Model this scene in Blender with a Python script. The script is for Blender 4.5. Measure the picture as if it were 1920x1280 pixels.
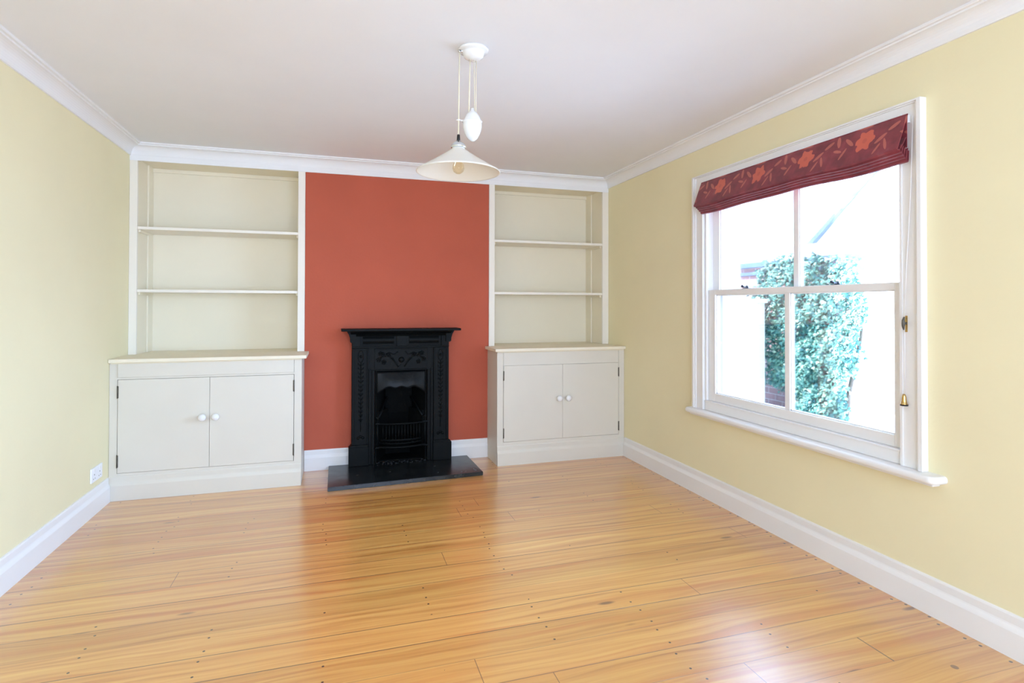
import bpy, bmesh, math, random
from mathutils import Vector, Matrix
PI = math.pi
random.seed(7)
sc = bpy.context.scene
for o in list(bpy.data.objects): bpy.data.objects.remove(o)
col = sc.collection

# ------------------------------------------------------------------ camera
W, H, HC = 3.851, 2.476, 2.393        # room width, ceiling, underside of the cove
YF = -6.50                            # wall behind the camera
YB = 0.345                            # back of the alcoves
cam = bpy.data.cameras.new('camera'); cam_o = bpy.data.objects.new('camera', cam); col.objects.link(cam_o)
F = Vector((0.29724, 0.95474, 0.01085)); U = Vector((-0.00526, -0.00973, 0.99994)); R = F.cross(U)
m = Matrix((R, U, -F)).transposed().to_4x4(); m.translation = Vector((1.4372, -4.7511, 1.3))
cam_o.matrix_world = m
cam.sensor_width = 36; cam.lens = 1060.72/1920*36
cam.shift_x = 0; cam.shift_y = (562.26-640)/1920
cam.clip_start = 0.05; cam.clip_end = 200
sc.camera = cam_o

# ------------------------------------------------------------------ light
world = bpy.data.worlds.new('world'); sc.world = world; world.use_nodes = True
bg = world.node_tree.nodes['Background']
# clear blue sky to the east (side window), paler hazy sky to the south (window behind the viewer)
wt_ = world.node_tree; tc = wt_.nodes.new('ShaderNodeTexCoord'); sx = wt_.nodes.new('ShaderNodeSeparateXYZ'); wt_.links.new(tc.outputs['Generated'], sx.inputs[0])
rp = wt_.nodes.new('ShaderNodeValToRGB'); wt_.links.new(sx.outputs[0], rp.inputs[0]); wt_.links.new(rp.outputs[0], bg.inputs[0])
rp.color_ramp.elements[0].position = 0.15; rp.color_ramp.elements[0].color = (.43, .55, .77, 1)
rp.color_ramp.elements[1].position = 0.75; rp.color_ramp.elements[1].color = (.72, 1.10, 1.70, 1)
bg.inputs[1].default_value = 22.0
sun = bpy.data.lights.new('sun', 'SUN'); sun.energy = 36; sun.angle = math.radians(3); sun.color = (1, .98, .95)
sun_o = bpy.data.objects.new('sun', sun); col.objects.link(sun_o)
sun_o.rotation_euler = Vector((1.0, -0.55, -1.35)).to_track_quat('-Z', 'Y').to_euler()
def portal(name, loc, rot, sx, sy):
    l = bpy.data.lights.new(name, 'AREA'); l.shape = 'RECTANGLE'; l.size = sx; l.size_y = sy
    l.cycles.is_portal = True
    o = bpy.data.objects.new(name, l); col.objects.link(o); o.location = loc; o.rotation_euler = rot
portal('portal_side', (W+.27, -2.1725, 1.37), (0, PI/2, 0), 1.60, 1.44)
portal('portal_front', (1.95, YF-.26, 1.40), (PI/2, 0, 0), 3.10, 1.80)
sc.view_settings.view_transform = 'Standard'; sc.view_settings.look = 'None'
sc.view_settings.gamma = 1; sc.view_settings.use_curve_mapping = False
sc.view_settings.exposure = -0.55
try:
    sc.cycles.max_bounces = 12; sc.cycles.diffuse_bounces = 8
    sc.cycles.transparent_max_bounces = 16; sc.cycles.sample_clamp_indirect = 8
except Exception: pass

# ------------------------------------------------------------------ materials
class N:
    """small node-graph helper"""
    def __init__(s, name):
        s.m = bpy.data.materials.new(name); s.m.use_nodes = True
        s.t = s.m.node_tree; s.b = s.t.nodes['Principled BSDF']
    def n(s, typ, **kw):
        x = s.t.nodes.new(typ)
        for k, v in kw.items():
            if k.startswith('i_'): x.inputs[int(k[2:])].default_value = v
            else: setattr(x, k, v)
        return x
    def l(s, a, b): s.t.links.new(a, b)
    def val(s, x, sock):
        if isinstance(x, (int, float)): sock.default_value = x
        else: s.l(x, sock)
    def math(s, op, a, b=0.0, c=None):
        x = s.n('ShaderNodeMath', operation=op); s.val(a, x.inputs[0]); s.val(b, x.inputs[1])
        if c is not None: s.val(c, x.inputs[2])
        return x.outputs[0]
    def pos(s):
        g = s.n('ShaderNodeNewGeometry'); x = s.n('ShaderNodeSeparateXYZ'); s.l(g.outputs['Position'], x.inputs[0])
        return x.outputs[0], x.outputs[1], x.outputs[2]
    def comb(s, a, b, c):
        x = s.n('ShaderNodeCombineXYZ'); s.val(a, x.inputs[0]); s.val(b, x.inputs[1]); s.val(c, x.inputs[2]); return x.outputs[0]
    def noise(s, vec, scale, detail=3, rough=.5):
        x = s.n('ShaderNodeTexNoise'); x.inputs['Scale'].default_value = scale; x.inputs['Detail'].default_value = detail
        x.inputs['Roughness'].default_value = rough; s.l(vec, x.inputs['Vector']); return x.outputs[0]
    def ramp(s, fac, stops):
        x = s.n('ShaderNodeValToRGB'); s.val(fac, x.inputs[0]); e = x.color_ramp.elements
        while len(e) < len(stops): e.new(.5)
        for q, (p, c) in zip(e, stops):
            q.position = p; q.color = (*c, 1) if len(c) == 3 else c
        return x.outputs[0]
    def mix(s, fac, a, b, mode='MIX'):
        x = s.n('ShaderNodeMix', data_type='RGBA', blend_type=mode); s.val(fac, x.inputs[0])
        for v, k in ((a, 6), (b, 7)):
            if isinstance(v, tuple): x.inputs[k].default_value = (*v, 1)
            else: s.l(v, x.inputs[k])
        return x.outputs[2]
    def bump(s, h, strength, dist):
        x = s.n('ShaderNodeBump'); x.inputs['Strength'].default_value = strength; x.inputs['Distance'].default_value = dist
        s.l(h, x.inputs['Height']); s.l(x.outputs[0], s.b.inputs['Normal'])

def paint(name, c, rough=.5, var=.03, spec=.5, bump=.12, scale=3.0):
    k = N(name); g = k.n('ShaderNodeNewGeometry').outputs['Position']
    n = k.noise(g, scale, 4)
    lo = tuple(v*(1-var) for v in c); hi = tuple(min(1, v*(1+var)) for v in c)
    k.l(k.ramp(n, [(.3, lo), (.7, hi)]), k.b.inputs['Base Color'])
    k.b.inputs['Roughness'].default_value = rough; k.b.inputs['Specular IOR Level'].default_value = spec
    if bump: k.bump(k.noise(g, 60, 3), bump, .002)
    return k.m

M = {}
M['yellow'] = paint('pale_yellow_wall_paint', (.80, .73, .485), .75, .025, .25, .25, 1.5)
M['red'] = paint('terracotta_wall_paint', (.47, .107, .062), .8, .04, .2, .3, 2.5)
M['ceiling'] = paint('ceiling_white', (.80, .815, .855), .85, .01, .2, .1)
M['white'] = paint('gloss_white_woodwork', (.82, .81, .80), .38, .01, .5, .05)
M['cove'] = paint('cove_white', (.82, .825, .84), .6, .01, .3, .05)
M['stile'] = paint('warm_white_eggshell', (.83, .79, .71), .5, .01, .4, .05)
M['cream'] = paint('cream_shelf_paint', (.81, .745, .59), .5, .015, .4, .08)
M['cabinet'] = paint('off_white_cabinet_paint', (.68, .645, .565), .45, .015, .45, .08)
M['porcelain'] = paint('white_porcelain', (.80, .80, .80), .12, .0, .5, 0)
M['ivory'] = paint('ivory_flex', (.74, .68, .52), .6, .05, .3, 0)
M['plastic'] = paint('white_plastic', (.85, .86, .9), .3, 0, .5, 0)
M['iron'] = paint('blackened_cast_iron', (.003, .004, .0042), .5, .2, .12, .4)
M['hood'] = paint('polished_black_iron', (.004, .005, .006), .36, .2, .16, .2)
M['soot'] = paint('sooty_iron', (.003, .0035, .0035), .8, .3, .1, .5)
M['ash'] = paint('grey_ash_rubble', (.022, .024, .026), .95, .5, .2, .6, 40)
M['hinge'] = paint('dark_hinge_metal', (.09, .08, .06), .45, .3, .5, 0, 40)
M['rubber'] = paint('black_rubber', (.012, .012, .012), .5, 0, .5, 0)
M['render'] = paint('white_painted_render', (.86, .86, .85), .8, .03, .3, .3)
M['lead'] = paint('blue_grey_coping', (.12, .20, .32), .6, .2, .4, .2)
M['paving'] = paint('pale_paving', (.64, .69, .74), .8, .10, .3, .3, 4)
M['roof'] = paint('grey_slate', (.15, .24, .36), .7, .2, .4, .3)
M['stem'] = paint('ivy_stem_bark', (.12, .10, .08), .8, .3, .2, .3, 20)
M['lock'] = paint('dark_sash_lock', (.03, .035, .05), .35, .2, .5, 0, 30)

k = N('polished_brass'); k.b.inputs['Base Color'].default_value = (.62, .42, .16, 1); k.b.inputs['Metallic'].default_value = 1; k.b.inputs['Roughness'].default_value = .25; M['brass'] = k.m
k = N('brushed_chrome'); k.b.inputs['Base Color'].default_value = (.70, .74, .78, 1); k.b.inputs['Metallic'].default_value = 1; k.b.inputs['Roughness'].default_value = .22; M['chrome'] = k.m

# polished slate hearth
k = N('black_slate'); g = k.n('ShaderNodeNewGeometry').outputs['Position']
k.l(k.ramp(k.noise(g, 9, 5), [(.35, (.008, .010, .011)), (.75, (.018, .021, .023))]), k.b.inputs['Base Color'])
k.l(k.math('MULTIPLY_ADD', k.noise(g, 14, 4), .22, .12), k.b.inputs['Roughness']); M['slate'] = k.m

# milk glass shade
k = N('opal_glass'); k.b.inputs['Base Color'].default_value = (.90, .89, .84, 1); k.b.inputs['Roughness'].default_value = .15
tr = k.n('ShaderNodeBsdfTranslucent'); tr.inputs[0].default_value = (.93, .91, .84, 1)
ms = k.n('ShaderNodeMixShader'); ms.inputs[0].default_value = .35
k.l(k.b.outputs[0], ms.inputs[1]); k.l(tr.outputs[0], ms.inputs[2]); k.l(ms.outputs[0], k.t.nodes['Material Output'].inputs[0]); M['opal'] = k.m

def clear_glass(name, fac, tint=(1, 1, 1)):
    k = N(name); a = k.n('ShaderNodeBsdfTransparent'); a.inputs[0].default_value = (*tint, 1)
    b = k.n('ShaderNodeBsdfGlossy'); b.inputs['Roughness'].default_value = .02
    fr = k.n('ShaderNodeFresnel'); fr.inputs[0].default_value = 1.45
    mm = k.n('ShaderNodeMixShader'); k.l(k.math('MULTIPLY', fr.outputs[0], fac), mm.inputs[0]); k.l(a.outputs[0], mm.inputs[1]); k.l(b.outputs[0], mm.inputs[2])
    k.l(mm.outputs[0], k.t.nodes['Material Output'].inputs[0]); return k.m
M['glass'] = clear_glass('window_glass', .8)
M['bulb'] = clear_glass('bulb_glass', .35, (.96, .90, .78))

# pine floorboards running along x, 155 mm wide
k = N('varnished_pine_boards'); x, y, z = k.pos()
v = k.math('DIVIDE', k.math('ADD', y, 2.862), .155)
idx = k.math('FLOOR', v); fr = k.math('FRACT', v)
wn = k.n('ShaderNodeTexWhiteNoise', noise_dimensions='1D'); k.l(idx, wn.inputs['W']); r1 = wn.outputs[0]
wn2 = k.n('ShaderNodeTexWhiteNoise', noise_dimensions='1D'); k.l(k.math('ADD', idx, 37.3), wn2.inputs['W']); r2 = wn2.outputs[0]
xs = k.math('MULTIPLY_ADD', r1, 23.0, x)
# cathedral grain: warped, strongly stretched noise
warp = k.noise(k.comb(k.math('MULTIPLY', xs, 1.3), k.math('MULTIPLY', y, 6), r2), 1.0, 2)
yy = k.math('MULTIPLY_ADD', warp, .10, y)
grain = k.noise(k.comb(k.math('MULTIPLY', xs, .9), k.math('MULTIPLY', yy, 42), r2), 1.0, 4, .55)
fine = k.noise(k.comb(k.math('MULTIPLY', xs, 3.5), k.math('MULTIPLY', y, 210), r1), 1.0, 3, .6)
streak = k.noise(k.comb(k.math('MULTIPLY', xs, .55), k.math('MULTIPLY', yy, 17), k.math('MULTIPLY', r2, 9)), 1.0, 2)
base = k.ramp(grain, [(.26, (.47, .18, .030)), (.46, (.69, .325, .072)), (.72, (.82, .46, .120))])
base = k.mix(k.math('MULTIPLY', k.ramp(streak, [(.54, (0, 0, 0)), (.66, (1, 1, 1))]), .6), base, (.60, .19, .03))
base = k.mix(k.math('MULTIPLY', fine, .22), base, (.34, .15, .05))
tone = k.mix(r1, (.90, .88, .85), (1.05, 1.05, 1.08))
base = k.mix(1.0, base, tone, 'MULTIPLY')
# knots
vo = k.n('ShaderNodeTexVoronoi'); vo.inputs['Scale'].default_value = 1.0; vo.inputs['Randomness'].default_value = 1.0
k.l(k.comb(k.math('MULTIPLY', xs, 1.55), k.math('MULTIPLY', y, 5.2), 0.0), vo.inputs['Vector'])
kn = k.ramp(vo.outputs['Distance'], [(.035, (1, 1, 1)), (.075, (0, 0, 0))])
base = k.mix(k.math('MULTIPLY', kn, .8), base, (.13, .045, .018))
# nails: pairs on joists every 0.43 m
jx = k.math('SUBTRACT', k.math('MODULO', k.math('ADD', k.math('MULTIPLY_ADD', k.math('SUBTRACT', r2, .5), .03, x), 4.42), .43), .215)
ny = k.math('SUBTRACT', k.math('ABSOLUTE', k.math('SUBTRACT', fr, k.math('MULTIPLY_ADD', r1, .06, .47))), .29)
nd = k.math('SQRT', k.math('ADD', k.math('POWER', jx, 2), k.math('POWER', k.math('MULTIPLY', ny, .155), 2)))
nail = k.math('LESS_THAN', nd, .0048)
nail = k.math('MULTIPLY', nail, k.math('GREATER_THAN', k.noise(k.comb(x, y, 0.0), 2.3, 1), .53))
# a row of nail heads close to the window-wall skirting, one big round knot and one open butt joint beside it
ex = k.math('SUBTRACT', x, k.math('MULTIPLY_ADD', r2, .030, 3.795)); ey = k.math('MULTIPLY', k.math('SUBTRACT', k.math('ABSOLUTE', k.math('SUBTRACT', fr, .5)), .33), .155)
ed_ = k.math('SQRT', k.math('ADD', k.math('POWER', ex, 2), k.math('POWER', ey, 2)))
nail = k.math('MAXIMUM', nail, k.math('LESS_THAN', ed_, .0060))
base = k.mix(nail, base, (.035, .018, .01))
kd = k.math('SQRT', k.math('ADD', k.math('POWER', k.math('SUBTRACT', x, 3.579), 2), k.math('POWER', k.math('SUBTRACT', y, -3.262), 2)))
base = k.mix(k.math('MULTIPLY', k.math('LESS_THAN', kd, .0125), .85), base, (.16, .06, .025))
bj = k.math('LESS_THAN', k.math('ABSOLUTE', k.math('SUBTRACT', x, 3.402)), .0028); bj = k.math('MULTIPLY', bj, k.math('LESS_THAN', k.math('ABSOLUTE', k.math('ADD', idx, 2.0)), .5))
base = k.mix(k.math('MULTIPLY', bj, .85), base, (.07, .035, .015))
# joints between boards, some tight and some open; butt joints
edge = k.math('MINIMUM', fr, k.math('SUBTRACT', 1.0, fr))
wn3 = k.n('ShaderNodeTexWhiteNoise', noise_dimensions='1D'); k.l(k.math('ROUND', v), wn3.inputs['W'])
gap = k.math('LESS_THAN', edge, k.math('MULTIPLY_ADD', wn3.outputs[0], .010, .0075))
bx_ = k.math('ABSOLUTE', k.math('SUBTRACT', k.math('MODULO', k.math('ADD', k.math('MULTIPLY', r2, 7.0), k.math('ADD', x, 5.0)), 4.3), 1.0))
butt = k.math('LESS_THAN', bx_, .0016)
gapc = k.math('MAXIMUM', k.math('MULTIPLY', gap, k.math('MULTIPLY_ADD', wn3.outputs[0], .45, .42)), k.math('MULTIPLY', butt, .75))
base = k.mix(gapc, base, (.10, .04, .016))
k.l(base, k.b.inputs['Base Color'])
k.l(k.math('MULTIPLY_ADD', k.noise(k.comb(k.math('MULTIPLY', x, 2), k.math('MULTIPLY', y, 9), r1), 2.0, 4),   .12, .33), k.b.inputs['Roughness'])
k.b.inputs['Coat Weight'].default_value = 1.0; k.b.inputs['Coat IOR'].default_value = 2.0
k.l(k.math('MULTIPLY_ADD', k.noise(k.comb(x, k.math('MULTIPLY', y, 5), r1), 3.0, 3), .16, .14), k.b.inputs['Coat Roughness'])
k.b.inputs['Specular IOR Level'].default_value = .8
hh = k.math('SUBTRACT', k.math('MULTIPLY_ADD', warp, 1.2, k.math('MULTIPLY', fine, .12)), k.math('MULTIPLY', gap, 1.0))
hh = k.math('MULTIPLY_ADD', k.math('POWER', k.math('SUBTRACT', fr, .5), 2.0), k.math('MULTIPLY_ADD', r2, 6.0, -1.0), hh)
k.bump(hh, .35, .0016)
bn = [q for q in k.t.nodes if q.type == 'BUMP'][0]; k.l(bn.outputs[0], k.b.inputs['Coat Normal'])
M['floor'] = k.m

# roman blind cloth: woven ground with a repeating flower and sprigs
k = N('red_floral_cloth'); x, y, z = k.pos()
u = k.math('DIVIDE', k.math('ADD', y, 2.906), .345); uf = k.math('SUBTRACT', k.math('FRACT', u), .5)
du = k.math('MULTIPLY', uf, .345); dz = k.math('SUBTRACT', z, 2.072)
ang = k.math('ARCTAN2', dz, du); rad = k.math('SQRT', k.math('ADD', k.math('POWER', du, 2), k.math('POWER', dz, 2)))
pet = k.math('MULTIPLY_ADD', k.math('COSINE', k.math('MULTIPLY', ang, 6)), .006, .054)
g = k.n('ShaderNodeNewGeometry').outputs['Position']
rough_n = k.noise(g, 40, 2)
flower = k.math('LESS_THAN', k.math('MULTIPLY_ADD', rough_n, .032, rad), k.math('ADD', pet, .008))
def blob(cu, cz, a, b, th):
    ax = k.math('SUBTRACT', du, cu); az = k.math('SUBTRACT', dz, cz); c, s_ = math.cos(th), math.sin(th)
    p = k.math('ADD', k.math('MULTIPLY', ax, c), k.math('MULTIPLY', az, s_)); q = k.math('SUBTRACT', k.math('MULTIPLY', az, c), k.math('MULTIPLY', ax, s_))
    e = k.math('ADD', k.math('POWER', k.math('DIVIDE', p, a), 2), k.math('POWER', k.math('DIVIDE', q, b), 2))
    return k.math('LESS_THAN', k.math('MULTIPLY_ADD', k.math('SUBTRACT', rough_n, .5), .9, e), 1.0)
sp = None
for a in ((-.085, -.012, .032, .009, -.6), (-.115, -.045, .030, .007, 1.2), (-.075, -.058, .028, .006, -1.0), (.085, .015, .034, .009, .7),
          (.110, -.035, .030, .007, -1.0), (.150, .035, .030, .010, 1.3), (.145, -.015, .026, .007, .3), (-.140, .030, .028, .009, -.5), (.02, .068, .05, .006, .05)):
    bb = blob(*a); sp = bb if sp is None else k.math('MAXIMUM', sp, bb)
gr = k.ramp(k.noise(g, 14, 4), [(.35, (.150, .010, .020)), (.62, (.24, .022, .034)), (.8, (.26, .07, .08))])
c = k.mix(k.math('MULTIPLY', sp, .6), gr, (.58, .15, .10))
c = k.mix(k.math('MULTIPLY', flower, .78), c, (.66, .12, .06))
heart = k.math('LESS_THAN', rad, .012); c = k.mix(k.math('MULTIPLY', heart, .5), c, (.40, .06, .04))
k.l(c, k.b.inputs['Base Color']); k.b.inputs['Roughness'].default_value = .6; k.b.inputs['Sheen Weight'].default_value = .2
wv = k.noise(g, 400, 2); k.bump(wv, .3, .001); M['blind'] = k.m

def brick_mat(name, c1, c2, mortar):
    k = N(name); x, y, z = k.pos()
    b = k.n('ShaderNodeTexBrick'); k.l(k.comb(k.math('ADD', y, x), z, 0.0), b.inputs['Vector'])
    b.inputs['Color1'].default_value = (*c1, 1); b.inputs['Color2'].default_value = (*c2, 1); b.inputs['Mortar'].default_value = (*mortar, 1)
    b.inputs['Scale'].default_value = 1; b.inputs['Brick Width'].default_value = .225; b.inputs['Row Height'].default_value = .075; b.inputs['Mortar Size'].default_value = .006
    k.l(b.outputs[0], k.b.inputs['Base Color']); k.b.inputs['Roughness'].default_value = .9; k.bump(b.outputs[1], -.4, .01); return k.m
M['brick'] = brick_mat('old_brickwork', (.50, .33, .33), (.40, .28, .29), (.60, .58, .58))

k = N('ivy_leaves'); g = k.n('ShaderNodeNewGeometry')
c = k.ramp(g.outputs['Random Per Island'], [(0, (.03, .13, .15)), (.45, (.08, .27, .24)), (.8, (.19, .42, .34)), (1, (.42, .56, .44))])
k.l(c, k.b.inputs['Base Color']); k.b.inputs['Roughness'].default_value = .35; M['ivy'] = k.m

# ------------------------------------------------------------------ mesh helpers
class MB:
    def __init__(s): s.bm = bmesh.new()
    def _add(s, t):
        me = bpy.data.meshes.new('t'); t.to_mesh(me); t.free(); s.bm.from_mesh(me); bpy.data.meshes.remove(me); return s
    def box(s, x0, x1, y0, y1, z0, z1, bev=0.0, seg=2):
        t = bmesh.new(); bmesh.ops.create_cube(t, size=1)
        bmesh.ops.scale(t, vec=(abs(x1-x0), abs(y1-y0), abs(z1-z0)), verts=t.verts)
        bmesh.ops.translate(t, vec=((x0+x1)/2, (y0+y1)/2, (z0+z1)/2), verts=t.verts)
        if bev: bmesh.ops.bevel(t, geom=t.edges[:], offset=bev, segments=seg, profile=.6, affect='EDGES')
        return s._add(t)
    def lathe(s, prof, c=(0, 0, 0), axis='z', n=32, smooth=True, rot=None):
        """prof: [(r, h)] turned about the axis through c"""
        t = bmesh.new(); rings = []
        for r, h in prof:
            if r < 1e-6: rings.append([t.verts.new((0, 0, h))])
            else: rings.append([t.verts.new((r*math.cos(2*PI*i/n), r*math.sin(2*PI*i/n), h)) for i in range(n)])
        for a, b in zip(rings, rings[1:]):
            for i in range(n):
                j = (i+1) % n
                if len(a) == 1 and len(b) == 1: continue
                if len(a) == 1: f = (a[0], b[j], b[i])
                elif len(b) == 1: f = (a[i], a[j], b[0])
                else: f = (a[i], a[j], b[j], b[i])
                fc = t.faces.new(f); fc.smooth = smooth
        bmesh.ops.recalc_face_normals(t, faces=t.faces)
        mt = Matrix.Translation(c)
        if axis == 'y': mt = mt @ Matrix.Rotation(PI/2, 4, 'X')       # h grows towards -y
        if axis == 'x': mt = mt @ Matrix.Rotation(-PI/2, 4, 'Y')      # h grows towards -x
        if rot is not None: mt = mt @ rot
        bmesh.ops.transform(t, matrix=mt, verts=t.verts); return s._add(t)
    def tube(s, pts, r, n=10, caps=True, flat=None):
        t = bmesh.new(); pts = [Vector(p) for p in pts]; rings = []
        for i, p in enumerate(pts):
            d = (pts[min(i+1, len(pts)-1)] - pts[max(i-1, 0)]).normalized()
            a = Vector((0, 0, 1)) if abs(d.z) < .9 else Vector((0, 1, 0))
            e1 = d.cross(a).normalized(); e2 = e1.cross(d)
            rr = r[i] if isinstance(r, (list, tuple)) else r
            rings.append([t.verts.new(p + e1*rr*math.cos(2*PI*k/n)*(flat or 1) + e2*rr*math.sin(2*PI*k/n)) for k in range(n)])
        for a, b in zip(rings, rings[1:]):
            for k in range(n):
                f = t.faces.new((a[k], a[(k+1) % n], b[(k+1) % n], b[k])); f.smooth = True
        if caps: t.faces.new(rings[0][::-1]); t.faces.new(rings[-1])
        bmesh.ops.recalc_face_normals(t, faces=t.faces); return s._add(t)
    def prism(s, poly, d0, d1, plane='yz', bev=0.0):
        """polygon in a plane ('yz','xz','xy') pushed from d0 to d1 along the third axis"""
        t = bmesh.new()
        def P(a, b, d): return {'yz': (d, a, b), 'xz': (a, d, b), 'xy': (a, b, d)}[plane]
        A = [t.verts.new(P(a, b, d0)) for a, b in poly]; B = [t.verts.new(P(a, b, d1)) for a, b in poly]
        t.faces.new(A); t.faces.new(B[::-1])
        for i in range(len(A)):
            j = (i+1) % len(A); t.faces.new((A[i], B[i], B[j], A[j]))
        bmesh.ops.recalc_face_normals(t, faces=t.faces)
        if bev: bmesh.ops.bevel(t, geom=t.edges[:], offset=bev, segments=2, affect='EDGES')
        return s._add(t)
    def run(s, prof, p0, p1, nrm, m0=0.0, m1=0.0, smooth=False):
        """moulding: profile [(out, z)] swept from p0 to p1 (xy); ends mitred by m per unit of out"""
        t = bmesh.new(); p0 = Vector((*p0, 0)); p1 = Vector((*p1, 0)); nv = Vector((*nrm, 0)); d = (p1-p0).normalized()
        A = [t.verts.new(p0 + nv*o + d*(o*m0) + Vector((0, 0, z))) for o, z in prof]
        B = [t.verts.new(p1 + nv*o - d*(o*m1) + Vector((0, 0, z))) for o, z in prof]
        t.faces.new(A); t.faces.new(B[::-1])
        for i in range(len(A)):
            j = (i+1) % len(A); f = t.faces.new((A[i], B[i], B[j], A[j])); f.smooth = smooth
        bmesh.ops.recalc_face_normals(t, faces=t.faces); return s._add(t)

def obj(name, mb, mat, parent=None):
    bm = mb.bm; me = bpy.data.meshes.new(name)
    o = bpy.data.objects.new(name, me); col.objects.link(o)
    if parent is None:
        vs = [v.co for v in bm.verts]
        c = Vector(((min(v.x for v in vs)+max(v.x for v in vs))/2, (min(v.y for v in vs)+max(v.y for v in vs))/2, min(v.z for v in vs)))
        bmesh.ops.translate(bm, vec=-c, verts=bm.verts); o.location = c
    else:
        o.parent = parent
        base = Vector((0, 0, 0)); q = parent
        while q is not None: base += q.location; q = q.parent
        bmesh.ops.translate(bm, vec=-base, verts=bm.verts)
    bm.to_mesh(me); bm.free(); me.materials.append(mat); return o
def tag(o, label, cat, group=None, kind=None):
    o['label'] = label; o['category'] = cat
    if group: o['group'] = group
    if kind: o['kind'] = kind
    return o
def thing(name, loc, label, cat, group=None, kind=None):
    o = bpy.data.objects.new(name, None); o.empty_display_size = .1; col.objects.link(o); o.location = loc
    return tag(o, label, cat, group, kind)

# ------------------------------------------------------------------ room shell
TH = .28
tag(obj('floor', MB().box(-TH, W+.02, YF-.02, YB+.2, -.12, 0), M['floor']), 'varnished pine floorboards with knots and nail heads', 'floor', kind='structure')
tag(obj('ceiling', MB().box(-TH, W+TH, YF-TH, YB+TH+.2, H, H+.30), M['ceiling']), 'plain white ceiling over the whole room', 'ceiling', kind='structure')
tag(obj('wall_left', MB().box(-TH, 0, YF, YB, 0, H), M['yellow']), 'pale yellow wall on the left, bare but for a socket', 'wall', kind='structure')
wy0, wy1, wz0, wz1 = -1.455, -2.890, .60, 2.145
wr = MB().box(W, W+TH, wy0, YB, -.12, H).box(W, W+TH, YF-TH, wy1, -.12, H).box(W, W+TH, wy1, wy0, -.12, wz0).box(W, W+TH, wy1, wy0, wz1, H)
tag(obj('wall_right', wr, M['yellow']), 'pale yellow wall on the right holding the sash window', 'wall', kind='structure')
tag(obj('wall_back', MB().box(-TH, W+TH, YB, YB+.2, 0, H), M['cream']), 'far wall behind the alcove shelves', 'wall', kind='structure')
# chimney breast with a fire recess cut into it
cb = MB().box(1.2035, 1.74, 0, YB, 0, H).box(2.16, 2.7035, 0, YB, 0, H).box(1.74, 2.16, 0, YB, .80, H).box(1.74, 2.16, .30, YB, 0, .80)
tag(obj('wall_breast', cb, M['red']), 'terracotta red chimney breast behind the black fireplace', 'wall', kind='structure')
fx0, fx1, fz0, fz1 = .40, 3.50, .50, 2.30
wf = MB().box(-TH, fx0, YF-TH, YF, 0, H).box(fx1, W, YF-TH, YF, 0, H).box(fx0, fx1, YF-TH, YF, 0, fz0).box(fx0, fx1, YF-TH, YF, fz1, H)
tag(obj('wall_front', wf, M['yellow']), 'pale yellow wall behind the viewer with a wide window', 'wall', kind='structure')

# cove
cd = .0894
cove = [(0, HC), (.010, HC), (.011, HC+.004)]
for i in range(9):
    a = i/8*PI/2; cove.append((.012+.060*(1-math.cos(a)), HC+.006+.058*math.sin(a)))
cove += [(.074, H-.012), (.086, H-.012), (cd, H-.008), (cd, H), (0, H)]
def cove_run(n, p0, p1, nrm, label):
    tag(obj('trim_%d' % n, MB().run(cove, p0, p1, nrm, 1, 1), M['cove']), label, 'cornice', kind='structure')
cove_run(1, (0, 0), (W, 0), (0, -1), 'white cove cornice above the chimney breast and shelves')
cove_run(2, (0, YF), (0, 0), (1, 0), 'white cove cornice along the left wall')
cove_run(3, (W, 0), (W, YF), (-1, 0), 'white cove cornice along the window wall')
cove_run(4, (W, YF), (0, YF), (0, 1), 'white cove cornice behind the viewer')
tag(obj('trim_5', MB().box(0, W, -.009, 0, 2.357, HC+.001, .001), M['cove']), 'white fascia rail under the far cornice', 'rail', kind='structure')

# skirting
T = .018
sk = [(0, 0), (T, 0), (T, .098), (T-.002, .104), (T-.008, .118), (T-.0095, .124), (T-.0095, .152), (T-.012, .160), (0, .161)]
tag(obj('baseboard_left', MB().run(sk, (0, YF), (0, -.3735), (1, 0)), M['white']), 'tall white skirting board under the left wall', 'skirting', kind='structure')
tag(obj('baseboard_right', MB().run(sk, (W, -.3235), (W, YF), (-1, 0)), M['white']), 'tall white skirting board under the window wall', 'skirting', kind='structure')
bb = MB().run(sk, (1.2055, 0), (1.541, 0), (0, -1)).run(sk, (2.361, 0), (2.694, 0), (0, -1))
tag(obj('baseboard_back', bb, M['white']), 'white skirting either side of the fireplace', 'skirting', kind='structure')
tag(obj('baseboard_front', MB().run(sk, (W, YF), (0, YF), (0, 1)), M['white']), 'white skirting behind the viewer', 'skirting', kind='structure')

# ------------------------------------------------------------------ sash window in the right wall
win = thing('window_1', (W, -2.16, wz0), 'white two-over-two sliding sash window in the yellow wall', 'window', kind='structure')
XA = W-.022
ar = MB()
ay0, ay1, az0, az1 = -1.346, -2.970, .600, 2.200
for (x0, x1, w0, w1) in ((W-.020, W, 0, .106), (W-.036, W-.020, .0006, .018), (W-.028, W-.020, .0186, .030), (W-.025, W-.020, .094, .1054)):
    # w0..w1 measured inward from the outer edge; mitred U of three pieces
    ar.prism([(ay0-w0, az0), (ay0-w1, az0), (ay0-w1, az1-w1*.47), (ay0-w0, az1-w0*.47)], x0, x1, 'yz')
    ar.prism([(ay1+w0, az0), (ay1+w1, az0), (ay1+w1, az1-w1*.47), (ay1+w0, az1-w0*.47)], x0, x1, 'yz')
    ar.prism([(ay0-w0, az1-w0*.47), (ay0-w1, az1-w1*.47), (ay1+w1, az1-w1*.47), (ay1+w0, az1-w0*.47)], x0, x1, 'yz')
obj('architrave', ar, M['white'], win)
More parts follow.
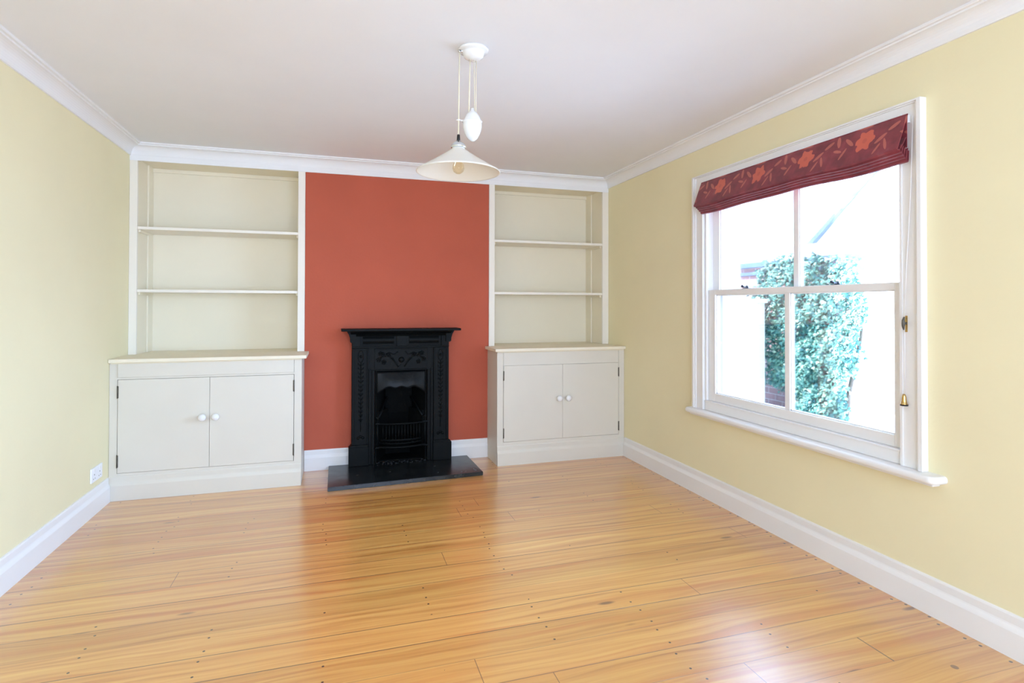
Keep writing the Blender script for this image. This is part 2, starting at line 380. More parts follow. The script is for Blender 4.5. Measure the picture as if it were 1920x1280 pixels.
# box frame, lower panel and parting beads
fm = MB()
fm.box(W-.001, W+.279, wy0-.0035, wy0-.0005, wz0, wz1).box(W-.001, W+.279, wy1+.0005, wy1+.0035, wz0, wz1).box(W-.001, W+.279, wy1+.0036, wy0-.0036, wz1-.02, wz1-.0005)
fm.box(W+.096, W+.13, wy0-.05, wy0-.0036, wz0+.06, wz1-.021, .002).box(W+.096, W+.13, wy1+.0036, wy1+.05, wz0+.06, wz1-.021, .002)
fm.box(W-.012, W+.03, wy1+.004, wy0-.004, wz0, .656, .002)                  # board under the sash
fm.box(W-.017, W+.03, wy1+.004, wy0-.004, .6561, .664, .002)
fm.box(W+.0301, W+.30, wy1+.004, wy0-.004, wz0+.001, .655)
fm.box(W-.008, W+.009, wy0-.016, wy0-.0036, .6645, wz1-.021, .003).box(W-.008, W+.009, wy1+.0036, wy1+.016, .6645, wz1-.021, .003)
obj('box_frame', fm, M['white'], win)
# sill board with a bullnose and rounded ends
si = MB(); n = 10; sy0, sy1 = -1.305, -3.050; xo = W-.078; rr = .035; poly = [(W+.01, sy0), ]
pts = [(W-.0, sy0)]
for i in range(n+1):
    a = i/n*PI/2; pts.append((xo+rr-rr*math.sin(a), sy0-rr+rr*math.cos(a)))
for i in range(n+1):
    a = i/n*PI/2; pts.append((xo+rr-rr*math.cos(a), sy1+rr-rr*math.sin(a)))
pts.append((W, sy1))
t = bmesh.new(); A = [t.verts.new((a, b, .566)) for a, b in pts]; B = [t.verts.new((a, b, .599)) for a, b in pts]
t.faces.new(A[::-1]); t.faces.new(B)
for i in range(len(A)): t.faces.new((A[i], A[(i+1) % len(A)], B[(i+1) % len(A)], B[i]))
ed = [e for e in t.edges if abs(e.verts[0].co.z-e.verts[1].co.z) < 1e-5 and not (abs(e.verts[0].co.x-W) < 1e-4 and abs(e.verts[1].co.x-W) < 1e-4)]
bmesh.ops.recalc_face_normals(t, faces=t.faces)
bmesh.ops.bevel(t, geom=ed, offset=.014, segments=5, profile=.5, affect='EDGES')
for f in t.faces: f.smooth = False
si._add(t); si.box(W-.045, W, sy0-.03, sy1+.03, .552, .567, .004)
obj('sill', si, M['white'], win)
def sash(x0, x1, z0, z1, bot, top, st, my, mw, y0, y1):
    s = MB(); b = .0025
    s.box(x0, x1, y0-st, y0, z0, z1, b).box(x0, x1, y1, y1+st, z0, z1, b)
    s.box(x0, x1, y1+st, y0-st, z0, z0+bot, b).box(x0, x1, y1+st, y0-st, z1-top, z1, b)
    s.box(x0+.004, x1-.004, my-mw/2, my+mw/2, z0+bot-.002, z1-top+.002, .003)
    # glazing putty line round each pane
    for a, c in ((my+mw/2, y0-st), (y1+st, my-mw/2)):
        s.box(x0+.012, x1-.008, a, a+.006, z0+bot, z1-top); s.box(x0+.012, x1-.008, c-.006, c, z0+bot, z1-top)
        s.box(x0+.012, x1-.008, a, c, z0+bot, z0+bot+.006); s.box(x0+.012, x1-.008, a, c, z1-top-.006, z1-top)
    o = obj('sash', s, M['white'], win)
    for a, c in ((y1+st, my-mw/2), (my+mw/2, y0-st)):
        obj('glass_pane', MB().box((x0+x1)/2-.002, (x0+x1)/2+.002, a, c, z0+bot, z1-top), M['glass'], o)
    return o
low = sash(W+.012, W+.050, .665, 1.412, .054, .034, .077, -2.165, .036, wy0-.004, wy1+.004)
up = sash(W+.056, W+.094, 1.375, 2.123, .034, .05, .064, -2.186, .036, wy0-.004, wy1+.004)
for yy in (-1.799, -2.470):
    l = MB(); xc = W+.05
    l.box(xc-.014, xc+.014, yy-.026, yy+.026, 1.4125, 1.417, .001).lathe([(.0, .0), (.010, .0), (.010, .012), (.006, .016), (0, .016)], (xc, yy, 1.416), n=16)
    l.box(xc-.030, xc-.004, yy-.006, yy+.006, 1.418, 1.427, .002).lathe([(0, -.009), (.006, -.007), (.009, 0), (.006, .007), (0, .009)], (xc-.028, yy+.008, 1.428), n=12)
    obj('sash_lock', l, M['lock'], low)

# window behind the viewer (lights the room, seen by nobody)
w2 = thing('window_2', (1.95, YF, fz0), 'wide white framed window behind the viewer', 'window', kind='structure')
f2 = MB(); yy0, yy1 = YF-.10, YF-.04
f2.box(fx0+.001, fx0+.06, yy0, yy1, fz0, fz1, .003).box(fx1-.06, fx1-.001, yy0, yy1, fz0, fz1, .003).box(fx0+.06, fx1-.06, yy0, yy1, fz0, fz0+.06, .003).box(fx0+.06, fx1-.06, yy0, yy1, fz1-.06, fz1, .003)
for xx in (1.55, 2.35): f2.box(xx-.025, xx+.025, yy0, yy1, fz0+.06, fz1-.06, .003)
obj('window_frame', f2, M['white'], w2)

# ------------------------------------------------------------------ roman blind
bl = thing('roman_blind', (W-.03, -2.19, 1.925), 'raised roman blind in deep red floral cloth over the sash window', 'blind')
by0, by1 = -1.467, -2.921
obj('headrail', MB().box(W-.0375, W-.0215, by1+.004, by0-.004, 2.105, 2.140, .002), M['white'], bl)
fb = MB()
def sheet(prof, th=.004, name=None):
    """closed cloth ribbon following prof [(x offset from wall, z)]"""
    pr = [Vector((a, b)) for a, b in prof]; out = []
    nn = []
    for i in range(len(pr)):
        d = (pr[min(i+1, len(pr)-1)]-pr[max(i-1, 0)]).normalized(); nn.append(Vector((-d.y, d.x)))
    poly = [p+q*th/2 for p, q in zip(pr, nn)] + [p-q*th/2 for p, q in reversed(list(zip(pr, nn)))]
    nseg = 36; t = bmesh.new(); rows = []
    for s_ in range(nseg+1):
        f = s_/nseg; y = by0+(by1-by0)*f
        sag = .004*math.sin(f*PI*3) + .003*math.sin(f*17)
        rows.append([t.verts.new((W+p.x, y, p.y - sag*min(1, max(0, (2.12-p.y)/.12)))) for p in poly])
    for a, b in zip(rows, rows[1:]):
        for i in range(len(poly)): t.faces.new((a[i], a[(i+1) % len(poly)], b[(i+1) % len(poly)], b[i])).smooth = False
    t.faces.new(rows[0]); t.faces.new(rows[-1][::-1]); bmesh.ops.recalc_face_normals(t, faces=t.faces)
    return MB()._add(t)
obj('front_cloth', sheet([(-.0415, 2.141), (-.052, 2.115), (-.075, 2.055), (-.098, 1.995), (-.104, 1.980), (-.099, 1.974), (-.088, 1.979), (-.070, 2.005), (-.054, 2.035)]), M['blind'], bl)
obj('back_cloth', sheet([(-.0445, 2.138), (-.0475, 2.09), (-.0475, 2.04), (-.0475, 1.99)], .003), M['blind'], bl)
for i, (xo_, zl) in enumerate(((-.086, 1.966), (-.074, 1.956), (-.062, 1.945), (-.048, 1.930))):
    obj('pleat', sheet([(xo_+.006, 2.00-.004*i), (xo_-.003, zl+.010), (xo_, zl), (xo_+.006, zl-.002), (xo_+.009, zl+.006), (xo_+.012, 1.99-.004*i)], .003), M['blind'], bl)
cy_ = -2.934
cord = MB().tube([(W-.030, cy_, 2.128), (W-.030, cy_+.012, 1.8), (W-.030, cy_+.034, 1.45), (W-.030, -2.892, 1.245)], .0016, 8)
cord.tube([(W-.030, -2.892, 1.235), (W-.030, -2.892, 1.1), (W-.030, -2.892, .915)], .0014, 8)
obj('cord', cord, M['white'], bl)
ac = MB().lathe([(0, .024), (.005, .024), (.007, .018), (.009, .010), (.010, -.006), (.013, -.018), (.015, -.021), (0, -.021)], (W-.036, -2.892, .895), n=20)
obj('acorn_weight', ac, M['brass'], bl)['label'] = 'brass bell-shaped cord weight'
obj('weight_rim', MB().lathe([(0, -.0215), (.0155, -.0215), (.0155, -.027), (0, -.027)], (W-.036, -2.892, .895), n=20), M['rubber'], bl)
ct = thing('cord_cleat', (W-.02, -2.892, 1.225), 'small tarnished brass cleat on the white window frame beside the glass', 'cleat')
c1 = MB().box(W-.0245, W-.0205, -2.899, -2.885, 1.190, 1.262, .0015); obj('back_plate', c1, M['brass'], ct)
c2 = MB().tube([(W-.024, -2.892, 1.228), (W-.040, -2.896, 1.228)], .006, 10).tube([(W-.043, -2.898, 1.200), (W-.046, -2.898, 1.216), (W-.044, -2.898, 1.228), (W-.046, -2.898, 1.242), (W-.040, -2.898, 1.256)], [.003, .006, .008, .006, .003], 10)
obj('hook', c2, M['hinge'], ct)

# ------------------------------------------------------------------ fitted cupboards
def knob_mb(x, y, z):
    return MB().lathe([(0, 0), (.012, 0), (.012, .003), (.008, .006), (.0075, .015), (.014, .020), (.022, .026), (.0255, .034), (.024, .042), (.016, .050), (.006, .053), (0, .0535)], (x, y, z), 'y', 28)
def hinge_mb(x, y, z0, z1, side):
    h = MB().tube([(x, y-.0025, z0), (x, y-.0025, z1)], .0032, 10)
    h.tube([(x, y-.0025, z0-.003), (x, y-.0025, z0)], .0024, 8); h.tube([(x, y-.0025, z1), (x, y-.0025, z1+.003)], .0024, 8)
    h.box(min(x, x+side*.007), max(x, x+side*.007), y-.0016, y-.0002, z0, z1); return h
def cupboard(name, label, x0, x1, yf, ztop, dz0, dz1, dx0, dxm, dx1, fz0_, fz1_, raised, topx0, topx1, wall_side, hz):
    t = thing(name, ((x0+x1)/2, yf/2, 0), label, 'cupboard', 'fitted alcove cupboards')
    thk = .020; b = MB(); ct_ = ztop-.026
    # carcass: side boards, bottom, back, face frame
    b.box(x0, x0+thk, yf+thk, YB-.003 if wall_side != 'l0' else 0, .0, ct_)
    b.box(x1-thk, x1, yf+thk, YB-.003 if wall_side != 'r0' else 0, .0, ct_)
    b.box(x0+thk, x1-thk, yf+thk, -.02, .13, .15)
    b.box(x0+thk, x1-thk, -.030, -.018, .15, ct_)
    b.box(x0, dx0-.0015, yf, yf+thk, .10, ct_, .001); b.box(dx1+.0015, x1, yf, yf+thk, .10, ct_, .001)
    b.box(dx0-.0015, dx1+.0015, yf, yf+thk, dz1+.002, fz0_-.001, .0006)
    b.box(dx0-.0015, dx1+.0015, yf, yf+thk, .10, dz0-.002, .0006)
    b.box(dx0-.0015, dx1+.0015, yf+.006, yf+thk, fz0_-.001, ct_)
    obj('carcass', b, M['cabinet'], t)
    yy = yf-.006 if raised else yf+.0005
    obj('fascia_board', MB().box(dx0+.001, dx1-.001, yy, yf+.010, fz0_, fz1_, .0015), M['cabinet'], t)
    # plinth = skirting returned round the front
    pl = MB().run([(0, 0), (.014, 0), (.014, .098), (.012, .105), (.006, .120), (.005, .126), (.005, .152), (.002, .160), (0, .1605)], (x0, yf), (x1, yf), (0, -1))
    obj('plinth', pl, M['cabinet'], t)
    for (a, c, hx, kx, sd) in ((dx0+.0015, dxm-.001, dx0-.0005, dxm-.040, 1), (dxm+.001, dx1-.0015, dx1+.0005, dxm+.042, -1)):
        d = obj('door', MB().box(a, c, yf-.0015, yf+.017, dz0, dz1, .0012), M['cabinet'], t)
        obj('knob', knob_mb(kx, yf-.0015, .528), M['porcelain'], d)
        for z0_, z1_ in hz: obj('hinge', hinge_mb(hx, yf-.0015, z0_, z1_, sd), M['hinge'], d)
    tp = MB().box(topx0, topx1, yf-.033, 0, ct_+.0005, ztop, .006, 4)
    ax0, ax1 = max(topx0, x0), min(topx1, x1)
    tp.box(ax0, ax1, -.001, YB-.003, ct_+.0005, ztop)
    tp.box(max(x0, topx0+.01), min(x1, topx1-.01), yf-.010, yf, ct_-.008, ct_+.001, .003)
    obj('worktop', tp, M['cream'], t)
    return t
cupboard('alcove_cupboard', 'off-white two-door cupboard built in left of the fireplace, against the socket wall', .0015, 1.2025, -.357, .942, .180, .8015, .049, .6015, 1.1505, .818, .915, True, .0015, 1.236, 'r0', ((.218, .300), (.680, .760)))
cupboard('alcove_cupboard', 'off-white two-door cupboard built in right of the fireplace, against the window wall', 2.7045-.009, W-.0015, -.308, .953, .190, .8105, 2.749, 3.270, 3.7965, .8125, .926, False, 2.672, W-.0015, 'l0', ((.222, .300), (.692, .768)))

# ------------------------------------------------------------------ alcove shelves
def bookcase(name, label, x0, x1, s0, s1, z0, zt, sh, bat_side):
    t = thing(name, ((x0+x1)/2, YB/2, z0), label, 'shelves', 'fitted alcove shelves')
    obj('stile', MB().box(x0, s0, -.010, .012, z0, zt, .0012), M['stile'], t)
    obj('stile', MB().box(s1, x1, -.010, .012, z0, zt, .0012), M['stile'], t)
    obj('side_panel', MB().box(x0, s0-.0005, .0125, YB-.014, z0, 2.40), M['cream'], t)
    obj('side_panel', MB().box(s1+.0005, x1, .0125, YB-.014, z0, 2.40), M['cream'], t)
    obj('back_panel', MB().box(x0, x1, YB-.0135, YB-.002, z0, 2.40), M['cream'], t)
    obj('top_panel', MB().box(s0, s1, .001, YB-.014, 2.375, 2.39).box(s0, s1, YB-.030, YB-.014, 2.345, 2.375, .002), M['cream'], t)
    bx0, bx1 = (s0, s0+.012) if bat_side < 0 else (s1-.012, s1)
    obj('corner_batten', MB().box(bx0, bx1, .215, YB-.014, z0, 2.375, .002), M['cream'], t)
    for z in sh:
        s = obj('shelf', MB().box(s0+.0005, s1-.0005, -.004, YB-.0145, z-.021, z, .002), M['stile'], t)
        obj('shelf_cleat', MB().box(s0+.0005, s0+.014, .02, YB-.03, z-.041, z-.0215, .0015), M['cream'], s)
        obj('shelf_cleat', MB().box(s1-.014, s1-.0005, .02, YB-.03, z-.041, z-.0215, .0015), M['cream'], s)
    return t
bookcase('alcove_bookcase', 'cream open shelves built in left of the red chimney breast', .0015, 1.2025, .0515, 1.1505, .9425, 2.3565, (1.417, 1.877), -1)
bookcase('alcove_bookcase', 'cream open shelves built in right of the red chimney breast', 2.7045, W-.0015, 2.7545, 3.789, .9535, 2.3565, (1.424, 1.881), 1)

# ------------------------------------------------------------------ hearth and fireplace
hs = MB().prism([(1.388, -.582), (2.524, -.524), (2.512, -.0195), (1.389, -.0195)], .0005, .030, 'xy', .003)
tag(obj('hearth_slab', hs, M['slate']), 'polished black slate hearth slab on the floor before the fireplace', 'hearth')
FX = 1.950; HZ = .0305
fp = thing('fireplace', (FX, -.06, HZ), 'black cast iron bedroom fireplace with arched hood against the red wall', 'fireplace')
def X(a): return FX+a
# surround plate: pieces around the opening
s = MB()
s.box(X(-.390), X(-.215), -.070, -.0195, HZ, 1.06).box(X(.215), X(.390), -.070, -.0195, HZ, 1.06).box(X(-.215), X(.215), -.070, -.0195, .775, 1.06)
s.box(X(-.388), X(-.262), -.082, -.0695, .19, .962, .003).box(X(.262), X(.388), -.082, -.0695, .19, .962, .003)   # pilasters
for q in (-1, 1):
    # raised strips framing each pilaster and the inner legs
    for a, b in ((.368, .388), (.262, .272)):
        s.box(X(q*a), X(q*b), -.092, -.081, .195, .958, .003)
    s.box(X(q*.272), X(q*.368), -.090, -.081, .945, .958, .002)
    s.box(X(q*.240), X(q*.258), -.086, -.069, HZ, .79, .003)
    s.box(X(q*.212), X(q*.232), -.080, -.069, HZ, .78, .003)
obj('surround', s, M['iron'], fp)
for q in (-1, 1):
    pb = MB().box(X(q*.258), X(q*.411), -.104, -.0195, HZ, .178, .004)
    pb.prism([(X(q*.262), .1775), (X(q*.405), .1775), (X(q*.392), .194), (X(q*.266), .194)], -.098, -.02, 'xz')
    obj('plinth_block', pb, M['iron'], fp)
fz = MB().box(X(-.390), X(.390), -.090, -.069, .962, .974, .003)
fz.box(X(-.390), X(.390), -.078, -.069, .974, 1.072)
for a, b in ((-.388, -.325), (-.040, .040), (.325, .388)):
    fz.box(X(a), X(b), -.096, -.077, .974, 1.070, .003)
for a, b in ((-.315, -.050), (.050, .315)):   # bolection framed panels, bulging
    fz.box(X(a), X(b), -.088, -.077, .984, .992, .002).box(X(a), X(b), -.088, -.077, 1.056, 1.064, .002)
    n = 8; pr = [(-.077, .994)] + [(-.077-.012*math.sin(i/n*PI), .994+.06*i/n) for i in range(1, n)] + [(-.077, 1.054)]
    fz.prism(pr, X(a+.01), X(b-.01), 'yz')
obj('frieze', fz, M['iron'], fp)
mt = MB(); mt.box(X(-.472), X(.472), -.186, -.003, 1.100, 1.118, .005, 3)
prof = [(-.003, 1.0995), (-.165, 1.0995), (-.160, 1.092), (-.130, 1.082), (-.112, 1.070), (-.100, 1.056), (-.003, 1.056)]
mt.prism(prof, X(-.400), X(.400), 'yz')
for q in (-1, 1):     # curved end brackets
    mt.prism([(X(q*.392), 1.006), (X(q*.402), 1.012), (X(q*.404), 1.040), (X(q*.414), 1.072), (X(q*.430), 1.0995), (X(q*.36), 1.0995), (X(q*.36), 1.006)], -.118, -.003, 'xz')
obj('mantel_shelf', mt, M['iron'], fp)
# floral relief panel between frieze and hood
rl = MB().box(X(-.212), X(.212), -.074, -.069, .785, .955, .002)
rl.box(X(-.212), X(.212), -.084, -.069, .946, .956, .003).box(X(-.208), X(.208), -.088, -.069, .776, .786, .003)
def rosette(c, r):
    for i in range(5):
        a = i*2*PI/5+.3; rl.lathe([(0, .006), (r*.30, .005), (r*.42, 0)], (c[0]+r*.55*math.cos(a), -.074, c[1]+r*.55*math.sin(a)), 'y', 10)
    rl.lathe([(0, .010), (r*.22, .008), (r*.30, 0)], (c[0], -.074, c[1]), 'y', 12)
for q in (-1, 1):
    for c in ((.165, .915), (.100, .905), (.140, .845), (.180, .865)): rosette((X(q*c[0]), c[1]), .021)
    st = [(X(q*(.02+.15*f)), -.075, .80+.10*math.sin(f*2.3)) for f in [i/10 for i in range(11)]]
    rl.tube(st, .0055, 8)
    rl.tube([(X(q*(.03+.10*f)), -.075, .93-.05*f*f-.02*math.sin(f*6)) for f in [i/10 for i in range(11)]], .004, 8)
    for f in (.25, .5, .75):
        cx_, cz_ = X(q*(.02+.15*f)), .80+.10*math.sin(f*2.3)
        rl.tube([(cx_, -.075, cz_), (cx_+q*.012, -.082, cz_+.018), (cx_+q*.03, -.075, cz_+.024)], [.003, .009, .002], 8)
rl.lathe([(0, .012), (.016, .010), (.024, 0)], (X(0), -.074, .862), 'y', 16)
rl.prism([(X(-.03), .80), (X(0), .83), (X(.03), .80), (X(.018), .785), (X(-.018), .785)], -.082, -.073, 'xz')
obj('relief_panel', rl, M['iron'], fp)
# trailing drops down each pilaster
for q in (-1, 1):
    dr = MB()
    xc = X(q*.320)
    ring = [(xc+.020*math.cos(i/20*2*PI), -.083, .895+.045*math.sin(i/20*2*PI)) for i in range(21)]; dr.tube(ring, .0038, 8, False)
    dr.lathe([(0, .010), (.009, .007), (.012, 0)], (xc, -.081, .895), 'y', 12)
    for i in range(14):
        z = .82-.034*i; w = .017-.0006*i
        dr.tube([(xc, -.082, z), (xc+w, -.090, z+.012), (xc+w*1.3, -.083, z+.024)], [.002, .005, .001], 6)
        dr.tube([(xc, -.082, z), (xc-w, -.090, z+.012), (xc-w*1.3, -.083, z+.024)], [.002, .005, .001], 6)
    dr.tube([(xc, -.083, .85), (xc, -.083, .30)], .0028, 6)
    for i in range(3): dr.lathe([(0, .010), (.010, .006), (.013, 0)], (xc+(i-1)*.018, -.081, .248+.010*(i == 1)), 'y', 10)
    obj('relief_drop', dr, M['iron'], fp)
# hood: bellied plate with scalloped lower edge
t = bmesh.new(); nx, nz = 40, 8; hw = .195
def hood_bottom(u):
    e = abs(u)
    base = .635 if e < .62 else .635-.055*((e-.62)/.38)**1.4
    return base + .007*math.cos(u*PI*4.0)*(1 if e < .7 else .3)
rows = []
for layer in (0, 1):
    g_ = []
    for i in range(nx+1):
        u = -1+2*i/nx; cl = []
        for j in range(nz+1):
            f = j/nz; z = hood_bottom(u)+(.772-hood_bottom(u))*f
            bulge = .040*math.sin((1-f)*PI*.5)*(1-u*u*.55)
            cl.append(t.verts.new((X(u*hw), -.062-bulge+layer*.008, z)))
        g_.append(cl)
    rows.append(g_)
for layer in (0, 1):
    g_ = rows[layer]
    for i in range(nx):
        for j in range(nz): t.faces.new((g_[i][j], g_[i+1][j], g_[i+1][j+1], g_[i][j+1])).smooth = True
a, b = rows
for i in range(nx): t.faces.new((a[i][0], a[i+1][0], b[i+1][0], b[i][0])); t.faces.new((a[i][nz], a[i+1][nz], b[i+1][nz], b[i][nz]))
for j in range(nz): t.faces.new((a[0][j], a[0][j+1], b[0][j+1], b[0][j])); t.faces.new((a[nx][j], a[nx][j+1], b[nx][j+1], b[nx][j]))
bmesh.ops.recalc_face_normals(t, faces=t.faces)
obj('hood', MB()._add(t), M['hood'], fp)
# firebox: tapering cheeks, sloped back, floor
fbx = MB()
fbx.prism([(X(-.208), -.068), (X(-.195), -.068), (X(-.10), .20), (X(-.115), .20)], HZ, .775, 'xy')
fbx.prism([(X(.208), -.068), (X(.195), -.068), (X(.10), .20), (X(.115), .20)], HZ, .775, 'xy')
fbx.prism([(.215, .15), (.20, .15), (.135, .40), (.12, .62), (.14, .775), (.215, .775)], X(-.11), X(.11), 'yz')
fbx.box(X(-.20), X(.20), -.02, .205, HZ, HZ+.01)
fbx.box(X(-.118), X(.118), .19, .215, HZ+.0101, .16)
for q in (-1, 1):   # sloping shoulders each side of the basket
    fbx.prism([(X(q*.195), -.050), (X(q*.175), -.050), (X(q*.085), .130), (X(q*.105), .130)], .16, .44, 'xy')
fbx.box(X(-.18), X(.18), -.050, .16, .185, .197)
obj('firebox', fbx, M['soot'], fp)
for q in (-1, 1):
    obj('fire_cheek', MB().tube([(X(q*.178), -.052, .392), (X(q*.150), .0, .440), (X(q*.100), .10, .535)], .011, 8), M['iron'], fp)
# grate front: bowed bars, uprights, posts with ball finials
gr = MB()
def bow(z, hw_, d, r, flat=None):
    gr.tube([(X(hw_*u/10), -.090-d*(1-(u/10)**2), z) for u in range(-10, 11)], r, 8, flat=flat)
bow(.352, .188, .040, .0075); bow(.222, .160, .040, .0075); bow(.196, .160, .046, .006); bow(.166, .190, .046, .0095)
for i in range(13):
    u = -1+2*(i+.5)/13; gr.tube([(X(.158*u), -.088-.040*(1-u*u), .196), (X(.158*u), -.088-.040*(1-u*u), .350)], .0038, 6)
for q in (-1, 1):
    gr.tube([(X(q*.190), -.090, .15), (X(q*.190), -.090, .38)], .008, 8)
    gr.box(X(q*.190)-.018, X(q*.190)+.018, -.106, -.070, .350, .362, .003); gr.box(X(q*.190)-.018, X(q*.190)+.018, -.106, -.070, .158, .170, .003)
    gr.lathe([(0, 0), (.007, .0), (.005, .008), (.011, .016), (.013, .024), (.009, .033), (0, .037)], (X(q*.190), -.090, .376), n=16)
obj('grate', gr, M['iron'], fp)
ash = MB(); random.seed(3)
for i in range(60):
    a = random.uniform(-.2, .2); y_ = random.uniform(-.135, -.03); r = random.uniform(.003, .011)*(1 if y_ > -.1 else .6)
    ash.lathe([(0, -r*.1), (r, 0), (r*.8, r*.5), (0, r*.8)], (X(a), y_, HZ+.001+r*.1), n=6, smooth=False)
tag(obj('ash_crumbs', ash, M['ash']), 'scattered grey ash crumbs on the hearth under the grate', 'ash', kind='stuff')

# ------------------------------------------------------------------ rise and fall pendant
LY = -2.235
pl = thing('pendant_light', (2.03, LY, 1.86), 'white rise-and-fall pendant lamp with conical opal shade hanging from the ceiling', 'lamp')
rz = H-.0008
obj('ceiling_rose', MB().lathe([(0, 0), (.068, 0), (.070, -.006), (.066, -.012), (.052, -.014), (.050, -.020), (.044, -.036), (.030, -.046), (.012, -.050), (0, -.050)], (2.033, LY, rz), n=40), M['porcelain'], pl)
obj('pulley_hook', MB().box(1.966, 1.990, LY-.004, LY+.004, rz-.018, rz-.012, .001).lathe([(0, .0), (.006, .0), (.006, .008), (0, .008)], (1.969, LY+.004, rz-.016), 'y', 12), M['chrome'], pl)
cd_ = MB().tube([(1.969, LY, rz-.002), (1.966, LY, 2.25), (1.9645, LY, 2.066)], .0030, 10); obj('flex', cd_, M['ivory'], pl)
cd_ = MB().tube([(2.018, LY, rz-.046), (2.015, LY, 2.3), (2.012, LY, 2.170)], .0030, 10); obj('flex', cd_, M['ivory'], pl)
cd_ = MB().tube([(2.036, LY, rz-.048), (2.038, LY, 2.3), (2.040, LY, 2.185)], .0018, 8).tube([(2.046, LY, rz-.045), (2.046, LY, 2.180)], .0018, 8); obj('flex', cd_, M['ivory'], pl)
wt = obj('counterweight', MB().lathe([(0, 2.203-2.051), (.008, .152), (.009, .140), (.018, .134), (.030, .120), (.040, .095), (.0435, .078), (.042, .060), (.035, .036), (.023, .014), (.010, .003), (0, 0)], (2.029, LY, 2.051), n=40)
         .lathe([(.042, .093), (.0462, .090), (.042, .084)], (2.029, LY, 2.051), n=40), M['porcelain'], pl)
arm = MB().tube([(1.992, LY, 2.143), (1.956, LY, 2.143)], .0036, 10).tube([(1.9645+.008*math.cos(a*PI/8), LY+.008*math.sin(a*PI/8), 2.143) for a in range(17)], .003, 8)
obj('arm', arm, M['porcelain'], wt)
SX, SZ = 1.9645, 1.912
obj('cord_grip', MB().lathe([(0, .030), (.0065, .030), (.0075, .014), (.0085, 0), (0, 0)], (SX, LY, 2.047), n=16), M['rubber'], pl)
obj('gallery', MB().lathe([(0, .026), (.010, .026), (.013, .020), (.022, .016), (.031, .008), (.034, .0), (.034, -.006), (.030, -.008), (.012, -.004), (.012, -.050), (0, -.050)], (SX, LY, 2.024), n=36), M['chrome'], pl)
ou = [(.024, .112), (.028, .111), (.030, .100), (.036, .094), (.110, .045), (.178, .004), (.188, -.002), (.190, -.006), (.188, -.008), (.184, -.004), (.108, .038), (.036, .086), (.026, .092), (.024, .112)]
obj('lamp_shade', MB().lathe(ou, (SX, LY, SZ), n=72), M['opal'], pl)
obj('bulb', MB().lathe([(0, .0), (.010, .001), (.022, .010), (.027, .024), (.024, .040), (.015, .055), (.012, .062)], (SX, LY, 1.899), n=28), M['bulb'], pl)
obj('bulb_cap', MB().lathe([(0, .0), (.0125, .0), (.013, .02), (.0135, .03), (0, .03)], (SX, LY, 1.955), n=20), M['ivory'], pl)

# ------------------------------------------------------------------ double socket on the left wall
so = thing('wall_socket', (0, -.57, .20), 'white double power socket low on the left wall above the skirting', 'socket')
obj('face_plate', MB().box(.0005, .010, -.655, -.485, .202, .290, .003), M['plastic'], so)
for yc in (-.612, -.528):
    obj('rocker_switch', MB().box(.0098, .0125, yc-.007, yc+.007, .262, .280, .001), M['white'], so)
    pins = MB().box(.0098, .0104, yc-.0035, yc+.0035, .243, .252)
    for q in (-1, 1): pins.box(.0098, .0104, yc+q*.013-.004, yc+q*.013+.004, .220, .225)
    obj('pin_holes', pins, M['hinge'], so)

# ------------------------------------------------------------------ outside the side window
GZ = -.20
tag(obj('ground', MB().box(W+TH+.001, 30, -14, 16, GZ-.2, GZ), M['paving']), 'sunlit pale paving outside the window', 'ground', kind='structure')
tag(obj('patio_step', MB().box(5.25, 6.14, -.35, 3.6, GZ+.0005, .10, .01), M['paving']), 'low pale paved step below the ivy', 'step')
gw = thing('garden_wall', (6.07, 2.3, .10), 'white painted garden wall standing left of the ivy outside', 'wall')
obj('wall_body', MB().box(6.02, 6.12, .57, 3.6, .1005, 1.34), M['render'], gw)
obj('coping', MB().box(5.99, 6.14, .54, 3.6, 1.3405, 1.39, .008), M['render'], gw)
ob = thing('brick_wall', (6.7, .75, GZ), 'tall brick garden wall with blue grey ledges behind the ivy', 'wall')
obj('wall_body', MB().box(6.60, 6.83, -.05, 1.56, GZ+.0005, 1.80), M['brick'], ob)
obj('ledge', MB().box(6.56, 6.87, -.07, 1.60, 1.700, 1.745, .006), M['lead'], ob)
obj('ledge', MB().box(6.55, 6.88, -.09, 1.62, 1.8005, 1.865, .006), M['lead'], ob)
obj('parapet', MB().box(6.62, 6.80, -.03, 1.5, 1.8655, 2.02), M['render'], ob)
hb = thing('neighbouring_house', (12, 4, GZ), 'white rendered gabled house with a dark verge beyond the ivy', 'house')
obj('gable_wall', MB().prism([(7.2, GZ+.0005), (7.2, 1.7), (6.0, 2.55), (3.0, 4.9), (-1.0, 1.6), (-1.0, GZ+.0005)], 12.05, 17, 'yz'), M['render'], hb)
obj('verge_board', MB().prism([(6.02, 2.46), (6.02, 2.60), (5.3, 3.165), (4.58, 3.735), (3.02, 4.945), (3.02, 4.915), (4.58, 3.69), (5.3, 3.06)], 11.93, 12.045, 'yz'), M['roof'], hb)
obj('roof_slope', MB().prism([(6.0, 2.60), (6.0, 2.66), (3.0, 5.01), (-1.0, 1.71), (-1.0, 1.65), (3.0, 4.95)], 12.05, 17, 'yz'), M['render'], hb)

# ivy: thousands of lobed leaves over a bulging mass, on woody stems
iv = thing('ivy', (6.4, .3, .10), 'dense blue-green climbing ivy covering the brick wall outside the window', 'ivy')
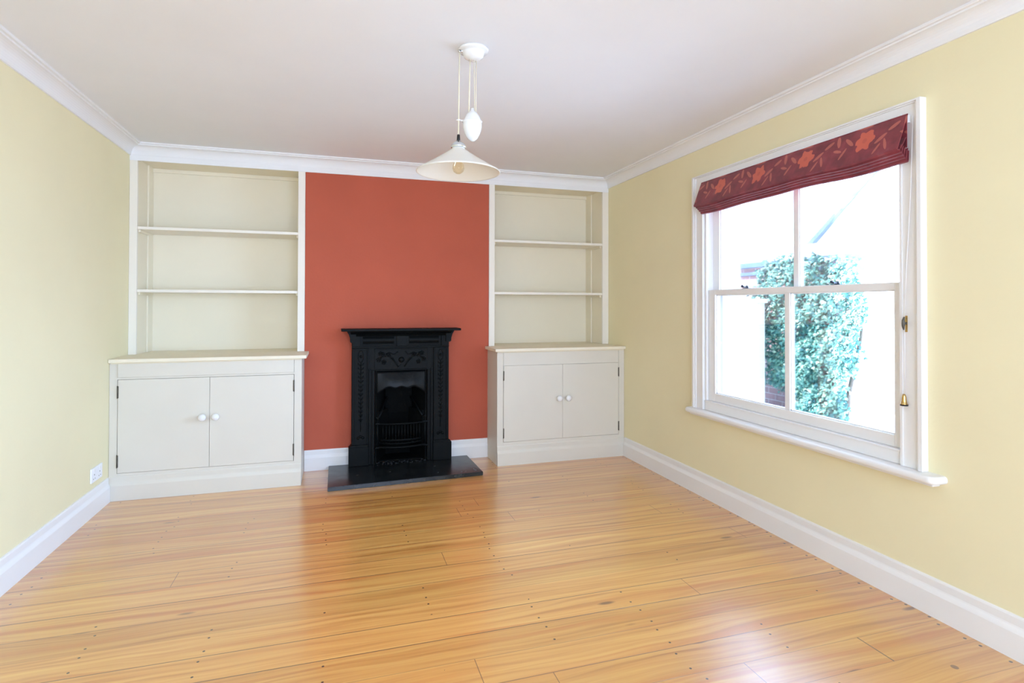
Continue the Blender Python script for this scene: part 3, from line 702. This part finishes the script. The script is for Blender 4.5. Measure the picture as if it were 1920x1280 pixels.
# outline in (y, z) on the plane x = 6.35
OUT = [(.92, 1.40), (.98, 1.58), (.86, 1.78), (.60, 1.86), (.20, 1.84), (-.15, 1.83), (-.42, 1.74), (-.52, 1.58), (-.50, 1.30), (-.44, 1.0), (-.42, .75), (-.36, .50), (-.30, .28), (-.18, .12), (.10, .16), (.30, .20), (.42, .32), (.58, .38), (.74, .58), (.90, .80), (.95, 1.0), (.93, 1.2)]
def inside(y, z):
    c = False; j = len(OUT)-1
    for i in range(len(OUT)):
        (a, b), (e, f) = OUT[i], OUT[j]
        if (b > z) != (f > z) and y < (e-a)*(z-b)/(f-b)+a: c = not c
        j = i
    return c
def leaf(t, p, nrm, size, roll):
    nrm = nrm.normalized(); up = Vector((0, 0, 1)); e1 = nrm.cross(up).normalized(); e2 = e1.cross(nrm)
    e2 = -(e2*math.cos(roll)+e1*math.sin(roll)); e1 = e2.cross(nrm)
    sh = [(0, 0), (.42, -.05), (.55, .32), (.30, .42), (.0, 1.0), (-.30, .42), (-.55, .32), (-.42, -.05)]
    vs = [t.verts.new(p + (e1*a + e2*b)*size + nrm*size*(-.18*abs(a)-.10*b*b)) for a, b in sh]
    ctr = t.verts.new(p + e2*.25*size + nrm*size*.05)
    for i in range(8): t.faces.new((ctr, vs[i], vs[(i+1) % 8]))
random.seed(11); t = bmesh.new(); cnt = 0
while cnt < 11500:
    y, z = random.uniform(-.62, 1.08), random.uniform(.05, 1.96)
    dd = random.gauss(0, .03)
    if not inside(y+random.gauss(0, .03), z+random.gauss(0, .03)): continue
    lump = .07*math.sin(y*9+z*4)*math.sin(z*8-y*3)+.04*math.sin(y*23)*math.sin(z*19+1)
    x = 6.40 - .05 - lump - abs(random.gauss(0, .035))
    nrm = Vector((-1, random.gauss(-.1, .55), random.gauss(.45, .5)))
    leaf(t, Vector((x, y, z)), nrm, random.uniform(.025, .052), random.gauss(0, .6)); cnt += 1
obj('foliage', MB()._add(t), M['ivy'], iv)['kind'] = 'stuff'
st = MB()
for y0, y1, z1 in ((.15, .75, 1.5), (.05, .3, 1.6), (-.05, -.2, 1.65), (-.12, -.38, 1.2)):
    st.tube([(6.50, y0, GZ+.0005), (6.47, y0*.6+y1*.4, .4), (6.46, y1, 1.0), (6.46, y1*1.05, z1)], [.03, .022, .015, .008], 8)
obj('stem', st, M['stem'], iv)
